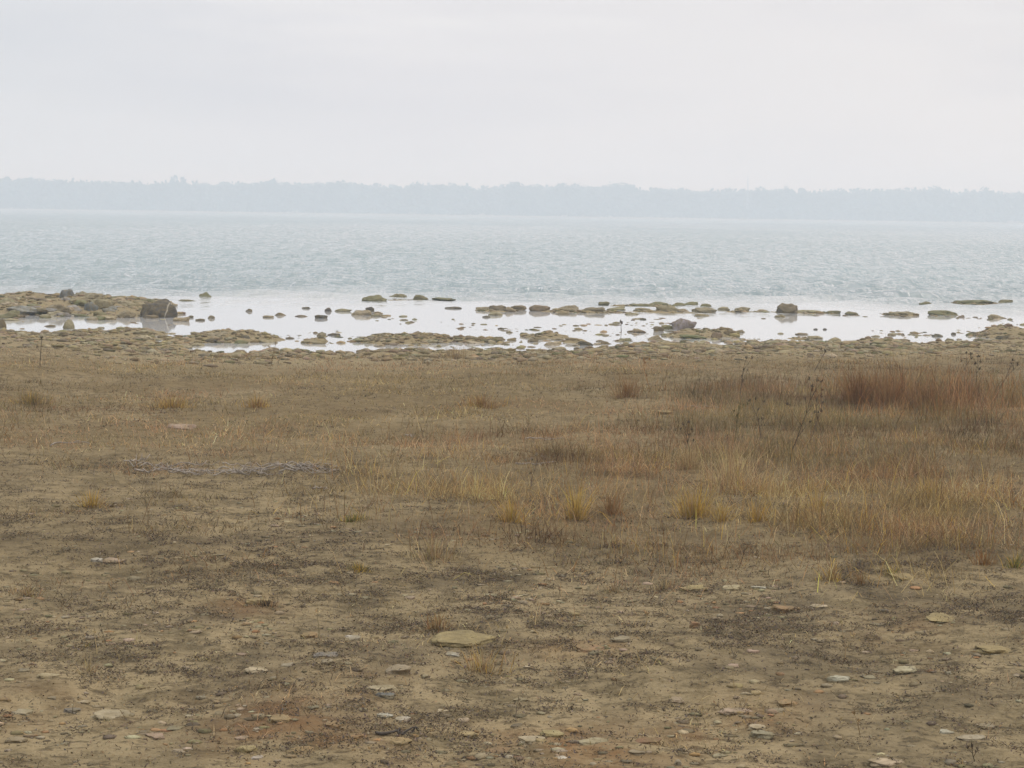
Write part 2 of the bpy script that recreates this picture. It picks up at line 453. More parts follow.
def place_rock(name, cx, yb, w, h, col, label, cat='rock', group=None, mat=None, sub=4):
    """a rock whose foot stands at photo pixel (cx, yb), w by h pixels in the photo"""
    g = ground_at(cx, yb-.10*h, True); d = math.hypot(g[0], g[1])
    if w < 34 and h < 9: h *= .74
    W = w*d/F*1.05; Hh = h*d/F
    slope = CAMZ/d
    D = min(W*random.uniform(.6, .85), .55*Hh/slope + .25*W)
    Hv = max(.35*Hh, Hh - D*slope*.5)
    _seed[0] += 1
    tall = Hv/max(W, .01) > .3
    me = rock_mesh(name, _seed[0], (W, D, Hv*2.0), slab=False, sub=3 if w < 16 else sub, rough=.18, e=1.0 if h < 10 else .85)
    o = link(name, me, mat or M_ROCK, loc=(g[0], g[1]+D*.35, g[2]+Hv*(.06 if h < 8 else .12)))
    o.rotation_euler = (random.uniform(-.06, .06), random.uniform(-.07, .07), random.uniform(-.25, .25))
    o.color = (*[min(.6, a*1.38) for a in jit(PAL[col])], 1)
    return tag(o, label, cat, group)

def place_slab(name, cx, cy, w, h, col, label, cat='stone', group=None, sub=4):
    """a flat stone lying on the mud, centred on photo pixel (cx, cy)"""
    g = ground_at(cx, cy); d = math.hypot(g[0], g[1]); slope = CAMZ/d*.84
    W = w*d/F*1.08; Hh = h*d/F*1.22
    D = min(1.0*W, .80*Hh/slope)
    th = max((.16 if w < 30 else .10)*W, .006, Hh - D*slope)*.9
    _seed[0] += 1
    me = rock_mesh(name, _seed[0], (W, D, th*1.9), slab=True, sub=sub, rough=.12, e=.95 if w < 11 else .72)
    o = link(name, me, M_ROCK, loc=(g[0], g[1], g[2]-th*.12))
    o.rotation_euler = (random.uniform(-.05, .10), random.uniform(-.08, .08), random.uniform(-.12, .12))
    cc = jit(PAL[col], .08); mm = .4 if w < 11 else .22; o.color = (*[a*(1-mm)+b*mm for a, b in zip(cc, (.19, .155, .09))], 1)
    return tag(o, label, cat, group)

# --- boulders and stones with a look of their own, out in the shallows
SINGLES = [
    (157, 319, 38, 17, 'dark', 'large dark boulder with a pale vein at the end of the stony bank', 'boulder'),
    (67, 300, 17, 9, 'slate', 'blue grey round boulder standing highest on the stony bank', 'boulder'),
    (90, 313, 14, 9, 'slate', 'dark grey rounded rock low in the middle of the stony bank', 'rock'),
    (110, 306, 17, 7, 'brown', 'brown grey rock between two grey ones on the stony bank', 'rock'),
    (72, 311, 18, 7, 'grey', 'pale grey broad rock below the blue grey boulder', 'rock'),
    (22, 312, 32, 8, 'grey', 'long low grey rock lying along the stony bank', 'rock'),
    (37, 297, 13, 5, 'dark', 'small dark rock on the far edge of the stony bank', 'rock'),
    (112, 311, 10, 6, 'grey', 'small grey rock beside the brown grey one on the bank', 'rock'),
    (5, 299, 14, 6, 'brown', 'flat brown rock at the far outer edge of the bank', 'rock'),
    (125, 316, 18, 7, 'tan', 'tan rock at the foot of the large dark boulder', 'rock'),
    (68, 330, 11, 9, 'tan', 'tan upright stone standing alone in the narrow water channel', 'rock'),
    (2, 329, 8, 9, 'brown', 'brown stone at the mouth of the narrow water channel', 'rock'),
    (205, 299, 12, 8, 'mossy', 'dark green round rock alone in open water beyond the large boulder', 'rock'),
    (181, 322, 17, 6, 'tan', 'tan flat rock in front of the large dark boulder', 'rock'),
    (374, 302, 25, 8, 'mossy', 'dark green broad rock farthest out in the shallows', 'rock'),
    (453, 309, 17, 2.6, 'dark', 'thin dark slab lying alone in the calm water', 'rock'),
    (417, 338, 17, 8, 'brown', 'brown square rock on the low mud bar', 'rock'),
    (390, 336, 7, 4, 'dark', 'small dark stone on the low mud bar', 'rock'),
    (321, 319, 13, 5, 'dark', 'dark low stone in the middle of the calm water', 'rock'),
    (685, 331, 24, 11, 'grey', 'pale grey brown boulder with a sloping top near the water edge', 'boulder'),
    (659, 332, 11, 7, 'brown', 'brown rock beside the pale sloping boulder', 'rock'),
    (694, 339, 28, 5, 'green', 'mossy green flat rock in front of the pale sloping boulder', 'rock'),
    (788, 314, 20, 9, 'brown', 'dark brown rock standing tallest in the outer line of rocks', 'boulder'),
    (585, 346, 17, 6, 'dark', 'dark lumpy rock at the water edge left of the stony point', 'rock'),
]
for cx, yb, w, h, c, lab, cat in SINGLES:
    place_rock('boulder' if cat == 'boulder' else 'rock', cx, yb, w, h, c, lab, cat, mat=M_VEIN if 'vein' in lab else None)

ORD = ['first', 'second', 'third', 'fourth', 'fifth', 'sixth', 'seventh', 'eighth', 'ninth', 'tenth', 'eleventh', 'twelfth', 'thirteenth', 'fourteenth', 'fifteenth', 'sixteenth',
       'seventeenth', 'eighteenth', 'nineteenth', 'twentieth', 'twenty-first', 'twenty-second', 'twenty-third', 'twenty-fourth', 'twenty-fifth', 'twenty-sixth', 'twenty-seventh']
WORD = {'dark': 'dark', 'brown': 'brown', 'tan': 'tan', 'buff': 'pale tan', 'mossy': 'greenish', 'grey': 'grey', 'slate': 'blue grey', 'green': 'mossy green'}
ROWS = {
    ('outer line of rocks', 'outer line of rocks'): [
        (482, 311, 15, 5, 'tan'), (498, 311, 19, 7, 'brown'), (510, 312, 11, 6, 'tan'), (518, 311, 18, 7, 'brown'), (540, 312, 21, 8, 'brown'), (569, 312, 26, 8, 'tan'), (594, 313, 22, 7, 'brown'),
        (617, 311, 19, 5, 'tan'), (645, 312, 22, 5, 'tan'), (667, 312, 28, 8, 'tan'), (684, 312, 12, 4, 'tan'), (705, 313, 24, 7, 'tan'), (724, 310, 12, 4, 'tan'), (743, 311, 15, 5, 'tan'), (762, 312, 12, 3, 'tan'),
        (808, 313, 26, 4, 'tan'), (834, 314, 14, 4, 'mossy'), (852, 315, 13, 4, 'mossy'), (901, 316, 31, 6, 'tan'), (945, 316, 32, 7, 'mossy'), (998, 319, 19, 5, 'tan')],
    ('line of low stones behind the outer rocks', 'low stones behind the outer rocks'): [
        (398, 298, 17, 5, 'mossy'), (420, 300, 15, 6, 'mossy'), (442, 300, 24, 3, 'mossy'), (604, 305, 11, 4, 'mossy'), (643, 307, 24, 4, 'mossy'), (661, 306, 22, 5, 'mossy'), (679, 306, 14, 4, 'mossy'), (692, 306, 14, 5, 'mossy'), (706, 307, 11, 4, 'mossy'),
        (926, 305, 12, 4, 'mossy'), (978, 304, 44, 4, 'mossy'), (1006, 303, 16, 4, 'mossy')],
    ('stones scattered in the calm middle water', 'stones in the calm water'): [
        (187, 302, 20, 3, 'mossy'), (190, 318, 7, 3, 'brown'), (200, 321, 9, 3, 'brown'), (211, 319, 7, 4, 'brown'), (249, 312, 7, 4, 'brown'), (268, 318, 11, 3, 'tan'), (280, 316, 11, 4, 'brown'), (301, 317, 13, 2.5, 'brown'), (306, 309, 9, 2.5, 'dark'),
        (328, 312, 7, 5, 'dark'), (343, 312, 17, 4, 'tan'), (361, 316, 20, 7, 'tan'), (370, 312, 9, 6, 'dark'), (378, 314, 10, 3, 'tan'), (495, 316, 14, 5, 'tan'), (563, 315, 14, 3, 'brown'), (632, 315, 18, 3, 'tan'),
        (702, 317, 15, 4, 'tan'), (780, 318, 12, 4, 'tan'), (816, 330, 5, 2, 'dark'), (825, 330, 4, 2, 'dark'), (889, 340, 10, 4, 'brown'), (938, 337, 11, 3.5, 'dark'), (954, 335, 5, 3, 'dark'), (970, 336, 9, 4, 'mossy')],
    ('stones along the near water edge', 'stones along the water edge'): [
        (46, 335, 10, 4, 'brown'), (62, 336, 18, 5, 'brown'), (80, 337, 15, 6, 'brown'), (110, 335, 14, 5, 'dark'), (128, 333, 7, 6, 'brown'), (141, 335, 20, 6, 'tan'), (195, 335, 10, 4, 'tan'), (217, 337, 26, 6, 'tan'), (245, 339, 10, 5, 'dark'),
        (240, 353, 14, 4, 'brown'), (265, 343, 19, 4, 'tan'), (290, 339, 9, 2.5, 'brown'), (313, 344, 26, 5, 'tan'), (322, 337, 11, 4, 'tan'), (334, 336, 14, 3.5, 'dark'), (362, 353, 12, 5, 'brown'), (386, 353, 30, 5, 'brown'), (424, 352, 11, 4, 'tan'), (470, 338, 10, 3, 'brown'),
        (497, 339, 12, 3, 'mossy'), (524, 335, 9, 3, 'mossy'), (540, 340, 14, 3.5, 'brown'), (637, 333, 19, 4, 'brown'), (655, 341, 15, 7, 'tan'), (717, 339, 12, 8, 'brown'), (730, 336, 13, 8, 'brown'), (741, 333, 8, 4, 'tan')],
}
for (where, grp), lst in ROWS.items():
    lst = sorted(lst)
    for k, (cx, yb, w, h, c) in enumerate(lst):
        size = 'broad' if w >= 22 else 'small' if w <= 10 else 'low'
        place_rock('rock', cx, yb, w, h, c, f'{size} {WORD[c]} rock, {ORD[k]} from left in the {where}', 'rock', grp)

# --- broken stones heaped on the bank and strewn along the ragged water edge: nothing tells them apart
for k in range(85):
    px = random.uniform(-5, 168); yb = random.uniform(297, 321)
    w = random.uniform(7, 22)
    place_rock('rock', px, yb, w, w*random.uniform(.2, .42), random.choice(['tan', 'tan', 'brown', 'grey', 'buff', 'tan', 'mossy']),
               'broken tan or grey stone heaped with others on the stony bank at the left', 'rock', 'broken stones heaped on the bank')
for k in range(90):
    px = random.uniform(-5, 1029); yb = np.interp(px, [a for a, b in SHORE_PX], [b for a, b in SHORE_PX]) + random.uniform(-14 if 200 < px < 760 else -7, 5)
    w = random.uniform(5, 17)
    place_rock('rock', px, yb, w, w*random.uniform(.2, .36), random.choice(['tan', 'tan', 'brown', 'tan', 'buff', 'mossy', 'dark']),
               'low broken stone lying where the mud flat meets the water', 'rock', 'broken stones where mud meets water')

# --- flat stones on the mud near the viewer
SLABS = [
    (464, 641, 62, 15, 'ochre', 'largest ochre slab lying beside the golden grass tuft'),
    (112, 716, 40, 10, 'cream', 'large cream slab with a notched edge lying alone on the mud'),
    (994, 650, 37, 10, 'ochre', 'thick yellow ochre stone sitting on dark litter'),
    (398, 672, 25, 11, 'buff', 'tan wedge shaped stone with one raised corner'),
    (382, 689, 30, 4, 'cream', 'thin cream slab leaning over a blue grey stone'),
    (385, 697, 19, 8, 'slate', 'blue grey stone under the edge of a thin cream slab'),
    (385, 716, 16, 6, 'white', 'white oval stone, left one of a close pair'),
    (403, 720, 15, 6, 'white', 'white oval stone, right one of a close pair'),
    (453, 655, 15, 4, 'white', 'small bright white stone just below the largest ochre slab'),
    (352, 639, 17, 5, 'white', 'flat whitish stone among grey dead weeds'),
    (595, 743, 33, 7, 'cream', 'cream tan slab on a dark weed clump near the bottom'),
    (465, 736, 25, 10, 'ochre', 'brown ochre block half sunk in rusty sand'),
    (401, 743, 22, 9, 'ochre', 'tan square block beside a dark dead stalk'),
    (505, 752, 42, 8, 'orange', 'long orange slab flush with the rusty sand'),
    (552, 735, 24, 7, 'ochre', 'ochre stone with a cream rim on the rusty sand'),
    (532, 741, 26, 5, 'cream', 'cream flat stone overlapping the rusty sand patch'),
    (560, 759, 14, 4, 'white', 'white flat pebble at the foot of the rusty sand patch'),
    (648, 742, 26, 5, 'rust', 'reddish thin slab lying on bare mud'),
    (636, 753, 18, 4, 'buff', 'pale tan sliver below the reddish thin slab'),
    (678, 764, 7, 6, 'white', 'small white upright pebble near the bottom edge'),
    (592, 650, 32, 6, 'orange', 'orange tan slab in the middle of the bare mud'),
    (620, 640, 20, 4, 'buff', 'thin tan sliver behind the orange tan slab'),
    (72, 711, 17, 4, 'grey', 'pale grey violet stone left of the large cream slab'),
    (24, 713, 17, 5, 'buff', 'tan flat stone far left of the large cream slab'),
    (48, 677, 22, 3.5, 'cream', 'narrow cream sliver at the edge of dark litter'),
    (85, 703, 13, 5, 'cream', 'small cream stone above the large cream slab'),
    (97, 561, 12, 5, 'white', 'pinkish white stone touching a brown one'),
    (113, 563, 21, 7, 'pink', 'brown tan rounded stone touching a pinkish white one'),
    (258, 603, 24, 9, 'ochre', 'ochre lump beside a dark weed mat'),
    (309, 638, 17, 9, 'orange', 'rusty orange stone behind a thin upright stalk'),
    (256, 671, 23, 4, 'cream', 'narrow cream stone with dark grass behind it'),
    (256, 730, 7, 4, 'white', 'tiny brilliant white stone on smooth mud'),
    (175, 729, 15, 5, 'buff', 'tan low stone right of the large cream slab'),
    (179, 752, 13, 5, 'buff', 'tan rounded stone low on the bare mud'),
    (155, 737, 20, 7, 'pink', 'pinkish brown stone half buried in mud'),
    (246, 750, 23, 9, 'ochre', 'ochre orange stone next to a white one'),
    (258, 758, 13, 4, 'white', 'white stone with a dark shadowed edge beside an ochre one'),
    (302, 752, 31, 8, 'orange', 'broad orange tan slab near the bottom left of centre'),
    (242, 738, 14, 5, 'pink', 'pinkish stone above the ochre orange one'),
    (280, 720, 25, 7, 'orange', 'orange flat slab on rusty mud'),
    (332, 725, 18, 5, 'orange', 'small orange slab at the right end of the rusty mud'),
    (326, 656, 24, 6, 'grey', 'grey white stone lying across pale chips'),
    (327, 663, 12, 6, 'buff', 'tan pebble just below a grey white stone'),
    (443, 711, 11, 4, 'cream', 'small cream stone on smooth mud below the golden tuft'),
    (693, 590, 27, 7, 'ochre', 'tan ochre stone on dark litter below the thick grass'),
    (731, 589, 18, 4, 'cream', 'pale thin stone between a tan one and a whitish one'),
    (759, 589, 16, 6, 'white', 'whitish stone right of a pale thin one'),
    (786, 611, 27, 10, 'orange', 'rusty ochre mound of stone in dark litter'),
    (818, 608, 18, 6, 'cream', 'cream stone right of the rusty ochre mound'),
    (940, 619, 34, 8, 'ochre', 'long ochre tan slab behind dead stalks'),
    (906, 671, 25, 6, 'cream', 'cream flat stone on bare mud below a dead stalk'),
    (838, 679, 23, 4, 'white', 'pale thin slab under a dry weed'),
    (868, 678, 15, 3.5, 'buff', 'tan sliver right of a pale thin slab'),
    (948, 674, 6, 4, 'white', 'tiny white stone in a dark weed clump'),
    (757, 728, 18, 6, 'cream', 'pale upper stone of two touching on the mud'),
    (762, 735, 24, 4.5, 'buff', 'tan lower slab of two touching on the mud'),
    (788, 704, 20, 7, 'orange', 'orange stone on smooth mud'),
    (735, 712, 34, 6, 'pink', 'pinkish flat slab on smooth mud'),
    (774, 712, 20, 4, 'buff', 'pale tan sliver beside the pinkish flat slab'),
    (946, 733, 15, 6, 'white', 'whitish round stone low on the bare mud'),
    (970, 739, 30, 4, 'cream', 'long cream sliver below a whitish round stone'),
    (985, 727, 18, 5, 'buff', 'tan stone above a long cream sliver'),
    (886, 763, 38, 8, 'cream', 'pale yellow slab at the very bottom edge'),
    (695, 628, 11, 9, 'rust', 'brick red small stone in dark litter'),
    (733, 667, 13, 5, 'pink', 'small pinkish stone among dead leaves'),
    (900, 578, 27, 7, 'ochre', 'tan stone under the edge of the red grass'),
    (665, 414, 15, 5, 'ochre', 'ochre stone in the short dry grass'),
    (975, 414, 12, 4, 'pink', 'pinkish stone behind the reddish grass'),
    (140, 421, 14, 3, 'cream', 'pale stone in the short grass on the left'),
    (180, 428, 26, 3.5, 'pink', 'pinkish flat stone in the short grass on the left'),
    (15, 741, 22, 5, 'buff', 'tan slab at the lower left edge'),
    (5, 700, 12, 4, 'orange', 'orange chip of stone at the left edge'),
    (676, 700, 16, 4, 'buff', 'thin tan stone alone on bare mud'),
    (520, 700, 14, 4, 'buff', 'small tan stone in mud beneath dark weeds'),
    (355, 737, 18, 5, 'orange', 'orange sliver among small chips'),
    (720, 757, 20, 4, 'buff', 'tan sliver near the bottom under rusty mud'),
]
for cx, cy, w, h, c, lab in SLABS:
    place_slab('stone', cx, cy, w, h, c, lab, group='flat stones lying on the mud')

# --- small loose stones: nothing tells them apart
for k in range(80):
    px = random.uniform(5, 1019); py = random.uniform(575, 765)
    w = random.uniform(5, 13)
    place_slab('pebble', px, py, w, w*random.uniform(.24, .4), random.choice(['buff', 'buff', 'tan', 'tan', 'brown', 'pink', 'ochre']),
               'small flat pebble pressed into the bare foreground mud', 'pebble', 'small pebbles on the mud', sub=2)

# ------------------------------------------------------------------ blades
def blades(P, L, Wd, az, lean, rgb, curl=None):
    """strips of two pieces and a tip. P roots (n,3), L lengths, az direction of the lean, lean 0 upright .. 1.5 lying"""
    n = len(P)
    d = np.stack([np.cos(az), np.sin(az), np.zeros(n)], -1)
    sd = RNG.uniform(0, 2*math.pi, n); side = np.stack([np.cos(sd), np.sin(sd), np.zeros(n)], -1)
    up = np.array([0, 0, 1.0])
    def pt(t):
        th = lean*(0.45+.75*t)
        return P + (np.sin(th)*L*t)[:, None]*d + (np.cos(th)*L*t)[:, None]*up
    p0, p1, p2 = P, pt(.55), pt(1.0)
    hw = (Wd/2)[:, None]*side
    V = np.stack([p0-hw, p0+hw, p1-hw*.85, p1+hw*.85, p2], 1).reshape(-1, 3)
    b = (np.arange(n)*5)[:, None]
    Fc = np.concatenate([b+np.array([0, 1, 3]), b+np.array([0, 3, 2]), b+np.array([2, 3, 4])])
    return V, Fc, np.repeat(rgb, 5, axis=0)

class Pile:
    def __init__(s): s.v = []; s.f = []; s.c = []; s.k = 0
    def add(s, V, Fc, C):
        s.v.append(V); s.f.append(Fc+s.k); s.c.append(C); s.k += len(V)
    def build(s, name, mat, parent=None, loc=None):
        V = np.concatenate(s.v)
        if loc is not None: V = V - np.array(loc)
        me = mesh_arrays(name, V, np.concatenate(s.f)); set_color(me, 'Col', np.concatenate(s.c))
        return link(name, me, mat, parent, loc)

TAN = np.array([.30, .205, .10]); STRAW = np.array([.46, .35, .185]); RUST = np.array([.285, .150, .058]); GOLD = np.array([.52, .345, .075])
GREYB = np.array([.215, .175, .115]); OLIVE = np.array([.165, .14, .06]); DKRED = np.array([.140, .066, .028]); DKBR = np.array([.082, .062, .043]); GREEN = np.array([.15, .16, .05])
def colours(n, weights):
    cols = np.array([w[0] for w in weights]); p = np.array([w[1] for w in weights], float); p /= p.sum()
    c = cols[RNG.choice(len(cols), n, p=p)]
    return np.clip(c*RNG.uniform(.65, 1.3, (n, 1))*RNG.uniform(.92, 1.08, (n, 3)), .01, .8)

def scatter(n, y0=4.3, y1=24.5, power=1.0):
    """roots over the part of the shore in view, a little denser close by"""
    y0 *= K; y1 *= K; n = int(n*1.42); u = RNG.random(n)
    y = (y0**(2-power) + u*(y1**(2-power)-y0**(2-power)))**(1/(2-power)) if power != 2 else y0*(y1/y0)**u
    hw = .25*y + 1.6 + 1.6*RNG.random(n)      # well past the edges of the view, thinning out
    x = RNG.uniform(-1, 1, n)*hw
    return x, y
def tufty(x, y, scale, seed, lo=-.1, hi=.5):
    return sstep(lo, hi, fbm(x*scale, y*scale, seed, 3))

grass = Pile()
def patchy(c, x, y):
    """neighbouring plants share a colour: straw here, rusty there"""
    a = fbm(x*.55, y*.8, 601, 3); b = fbm(x*.9, y*1.3, 611, 3); k = fbm(x*3, y*4, 621, 2)
    c = c*(1+.85*a+.6*k)[:, None]
    m = sstep(.05, .45, b)[:, None]*.55; c = c*(1-m) + m*c.mean(1)[:, None]*np.array([1.58, .86, .48])
    m = sstep(.05, .45, -b)[:, None]*.5; c = c*(1-m) + m*c.mean(1)[:, None]*np.array([1.45, 1.1, .45])
    return np.clip(c, .012, .7)
def grow_grass(n, field, hmin, hmax, wd, pal, lean=(.1, 1.0), power=1.0, y0=4.3, y1=24.5, clump=0):
    x, y = scatter(n, y0, y1, power)
    z = height(x, y); zn = zones(x, y, z)
    keep = RNG.random(len(x)) < field(x, y, zn, *project(x, y, z))
    keep &= z > .03
    x, y, z = x[keep], y[keep], z[keep]; m = len(x)
    hs = (hmin+(hmax-hmin)*RNG.random(m)**1.7)*(.55+1.0*vnoise(x*2.2, y*1.7, 401))
    grass.add(*blades(np.stack([x, y, z-.004], -1), hs, RNG.uniform(.6, 1.3, m)*wd, RNG.uniform(0, 6.283, m), RNG.uniform(*lean, m), patchy(colours(m, pal), x, y)))
# short matted grass behind
grow_grass(260000, lambda x, y, zn, px, py: np.clip(zn['short']*.6 + .35*sstep(345, 358, py)*sstep(380, 360, py), 0, 1)*(.2+.8*tufty(x, y, .9, 201, -.35, .4)), .02, .085, .004,
           [(TAN, 5), (STRAW, 1.2), (GREYB, 2), (RUST, 1.1), (OLIVE, 2.6)], (.3, 1.45), y0=9.5, y1=24)
# taller olive grass on the right, behind
grow_grass(150000, lambda x, y, zn, px, py: zn['olive']*(.3+.7*tufty(x, y, .9, 211, -.5, .3)), .04, .17, .0031, [(TAN, 3), (OLIVE, 3.2), (GREYB, 2.4), (RUST, 1.2)], (.05, .8), y0=9.5, y1=19)
# the red stand behind it
grow_grass(150000, lambda x, y, zn, px, py: np.clip(.75*gauss(px, py, 868, 402, 32, 11)+.30*gauss(px, py, 930, 405, 50, 14)+.10*gauss(px, py, 1010, 410, 60, 16), 0, 1)*(.25+.75*tufty(x, y, 1.5, 251, -.4, .3)), .06, .42, .0045, [(RUST, 6), (DKRED, 2), (TAN, 2.5)], (.0, .7), y0=11, y1=17)
# the thick reddish stand
grow_grass(330000, lambda x, y, zn, px, py: zn['thick']*(.10+.75*tufty(x, y, 1.8, 221, -.12, .42)), .03, .20, .0026, [(TAN, 4.5), (RUST, 2.6), (STRAW, 2.6), (GREYB, 1.6), (GOLD, .6), (DKRED, .8)], (.1, 1.3), y0=6.5, y1=13)
# thin cover over the middle ground
grow_grass(190000, lambda x, y, zn, px, py: sstep(430, 455, py)*sstep(640, 520, py)*.55*tufty(x, y, 1.5, 231, -.05, .5), .02, .075, .003, [(TAN, 4), (GREYB, 3), (STRAW, 1), (RUST, 1.2), (OLIVE, 1.2), (DKBR, 2)], (.3, 1.45), y0=6, y1=12.5)
# stray bits on the bare mud
grow_grass(120000, lambda x, y, zn, px, py: sstep(560, 600, py)*(.03+.42*tufty(x, y, 2.2, 241, .08, .5)), .012, .055, .0024, [(TAN, 3), (GREYB, 4), (STRAW, 1.2), (DKBR, 4)], (.5, 1.5), y0=4.3, y1=7.8, power=1)
tag(grass.build('dry_grass', M_GRASS), 'dry brown grass covering the shore behind the bare mud', 'grass', kind='stuff')

# dead leaves and stems: dark, low, in ragged mats
lit = Pile()
def grow_litter(n, y0, y1, size, wd, field, pal, rise):
    x, y = scatter(n, y0, y1)
    z = height(x, y); zn = zones(x, y, z); px, py = project(x, y, z)
    keep = (RNG.random(len(x)) < field(x, y, zn, px, py)) & (z > .04)
    x, y, z = x[keep], y[keep], z[keep]; m = len(x)
    zz = z + RNG.uniform(-.002, rise, m)*RNG.random(m)
    lit.add(*blades(np.stack([x, y, zz], -1), RNG.uniform(.4, 1.5, m)*size, RNG.uniform(.5, 1.4, m)*wd, RNG.uniform(0, 6.283, m), RNG.uniform(.8, 1.85, m), colours(m, pal)))
def mats(x, y, lo=.12, hi=.42):
    a = fbm(x*1.4, y*1.9, 301, 2); b = fbm(x*6.0, y*8.5, 311, 3); c = fbm(x*16, y*20, 321, 2)
    return sstep(lo, hi, a*.36+b*.62+c*.3)
dk = [(DKBR, 4), (np.array([.10, .077, .056]), 3.5), (np.array([.14, .104, .064]), 4), (np.array([.11, .085, .076]), 2.5), (GREYB, 2.4), (TAN*.8, 1.6)]
grow_litter(1000000, 4.3, 8.2, .0115, .0048, lambda x, y, zn, px, py: (.06+.7*mats(x, y, .0, .5))*np.clip(.45+.55*gauss(px, py, 600, 600, 420, 70)+.2*gauss(px, py, 250, 690, 300, 50), 0, 1), dk, .020)
grow_litter(420000, 7.5, 12.5, .016, .005, lambda x, y, zn, px, py: (.06+.75*mats(x, y, .0, .42))*sstep(440, 475, py), dk, .024)
grow_litter(240000, 12, 24.5, .024, .007, lambda x, y, zn, px, py: .5*mats(x, y, .0, .4)*(zn['thick'] < .5), dk, .025)
tag(lit.build('dead_leaf_litter', M_LITTER), 'dark dead leaves and stems matted on the mud', 'leaf litter', kind='stuff')

# stone chips and shore rubble
def chips(n, y0, y1, smin, smax, field, pal, name, label, cat, flat=.35, zmin=-.05, zfloor=-9.0):
    x, y = scatter(n, y0, y1); z = height(x, y); zn = zones(x, y, z); px, py = project(x, y, z)
    keep = (RNG.random(len(x)) < field(x, y, zn, px, py)) & (z > zmin)
    x, y, z = x[keep], y[keep], np.maximum(z[keep], zfloor); m = len(x)
    v, f = ICO[1]
    sz = smin*(smax/smin)**(RNG.random(m)**1.8)
    jitv = v[None]*(1+RNG.uniform(-.28, .28, (m, len(v), 1)))
    sc = np.stack([sz*RNG.uniform(.8, 1.4, m), sz*RNG.uniform(.6, 1.1, m), sz*RNG.uniform(flat*.6, flat*1.4, m)], -1)/2
    V = jitv*sc[:, None, :]
    a = RNG.uniform(0, 6.283, m); ca, sa = np.cos(a)[:, None], np.sin(a)[:, None]
    X = V[..., 0]*ca - V[..., 1]*sa + x[:, None]; Y_ = V[..., 0]*sa + V[..., 1]*ca + y[:, None]; Z_ = V[..., 2] + (z+sc[:, 2]*.25)[:, None]
    Fc = (f[None] + (np.arange(m)*len(v))[:, None, None]).reshape(-1, 3)
    me = mesh_arrays(name, np.stack([X, Y_, Z_], -1).reshape(-1, 3), Fc)
    set_color(me, 'Col', np.repeat(colours(m, pal), len(v), axis=0))
    return tag(link(name, me, M_CHIP), label, cat, kind='stuff')
BUFF, CREAM, ORG, BRN = (np.array(PAL[k]) for k in ('buff', 'cream', 'orange', 'brown'))
chips(36000, 4.3, 9.5, .005, .055, lambda x, y, zn, px, py: np.clip(.06+.6*zn['iron']+.6*tufty(x, y, 2.4, 501, .05, .5), 0, 1)*(1-.8*zn['thick']),
      [(BUFF, 4.5), (CREAM*.85, 1.2), (ORG, 1.6), (BRN, 2.2), (np.array([.22, .18, .10]), 3)], 'gravel', 'small stone chips strewn over the foreground mud', 'gravel', .24)
chips(120000, 16, 40, .025, .17, lambda x, y, zn, px, py: np.clip(zn['stony']*.8*sstep(368, 350, py)*(.3+.9*tufty(x, y, .9, 511, -.4, .3))*np.where(height(x, y) > -.005, 1, .30*sstep(.12, .4, fbm(x*.9, y*.45, 531, 3))*sstep(-9*K, -3*K, np.interp(x, SX, SY)-y)), 0, 1),
      [(BUFF, 5), (BRN*1.3, 1.2), (np.array([.28, .22, .12]), 6), (np.array(PAL['mossy'])*1.2, .6)], 'shore_rubble', 'flat broken stones paving the edge of the lake', 'rubble', .34, -.09, -.006)

# ------------------------------------------------------------------ grass tufts and weeds that stand out
def tuft(cx, yb, w, h, pal, label, dens=1.0, group='grass tufts standing out on the shore', name='grass_tuft', lean=(.05, .85), wd=.0026, cat='grass tuft', n=None):
    g = ground_at(cx, yb); d = math.hypot(g[0], g[1]); Wm = w*d/F; Hm = h*d/F
    n = n or int(np.clip((230 if pal is gold else 170)*dens*(Wm/.15), 40, 900))
    r = np.clip(np.abs(RNG.normal(0, .6, n)), 0, 1.5)*Wm*.36; a = RNG.uniform(0, 6.283, n)
    x = g[0] + r*np.cos(a); y = g[1] + r*np.sin(a)*.7 + Wm*.1
    z = height(x, y) - .006
    az = a + RNG.normal(0, .7, n); ln = RNG.uniform(*lean, n)*(.5+r/(Wm*.3))
    p = Pile(); p.add(*blades(np.stack([x, y, z], -1), Hm*(.25+.95*RNG.random(n)**1.4), RNG.uniform(.6, 1.3, n)*wd, az, ln, colours(n, pal)))
    return tag(p.build(name, M_GRASS, loc=(g[0], g[1], g[2])), label, cat, group)
gold = [(GOLD, 5), (TAN, 1.5), (STRAW, 3)]; red = [(RUST, 5), (DKRED, 2.5), (TAN, 1.5)]; pale = [(STRAW, 4), (TAN, 3), (GREYB, 2)]; green = [(GREEN, 4), (GOLD, 2), (TAN, 1)]
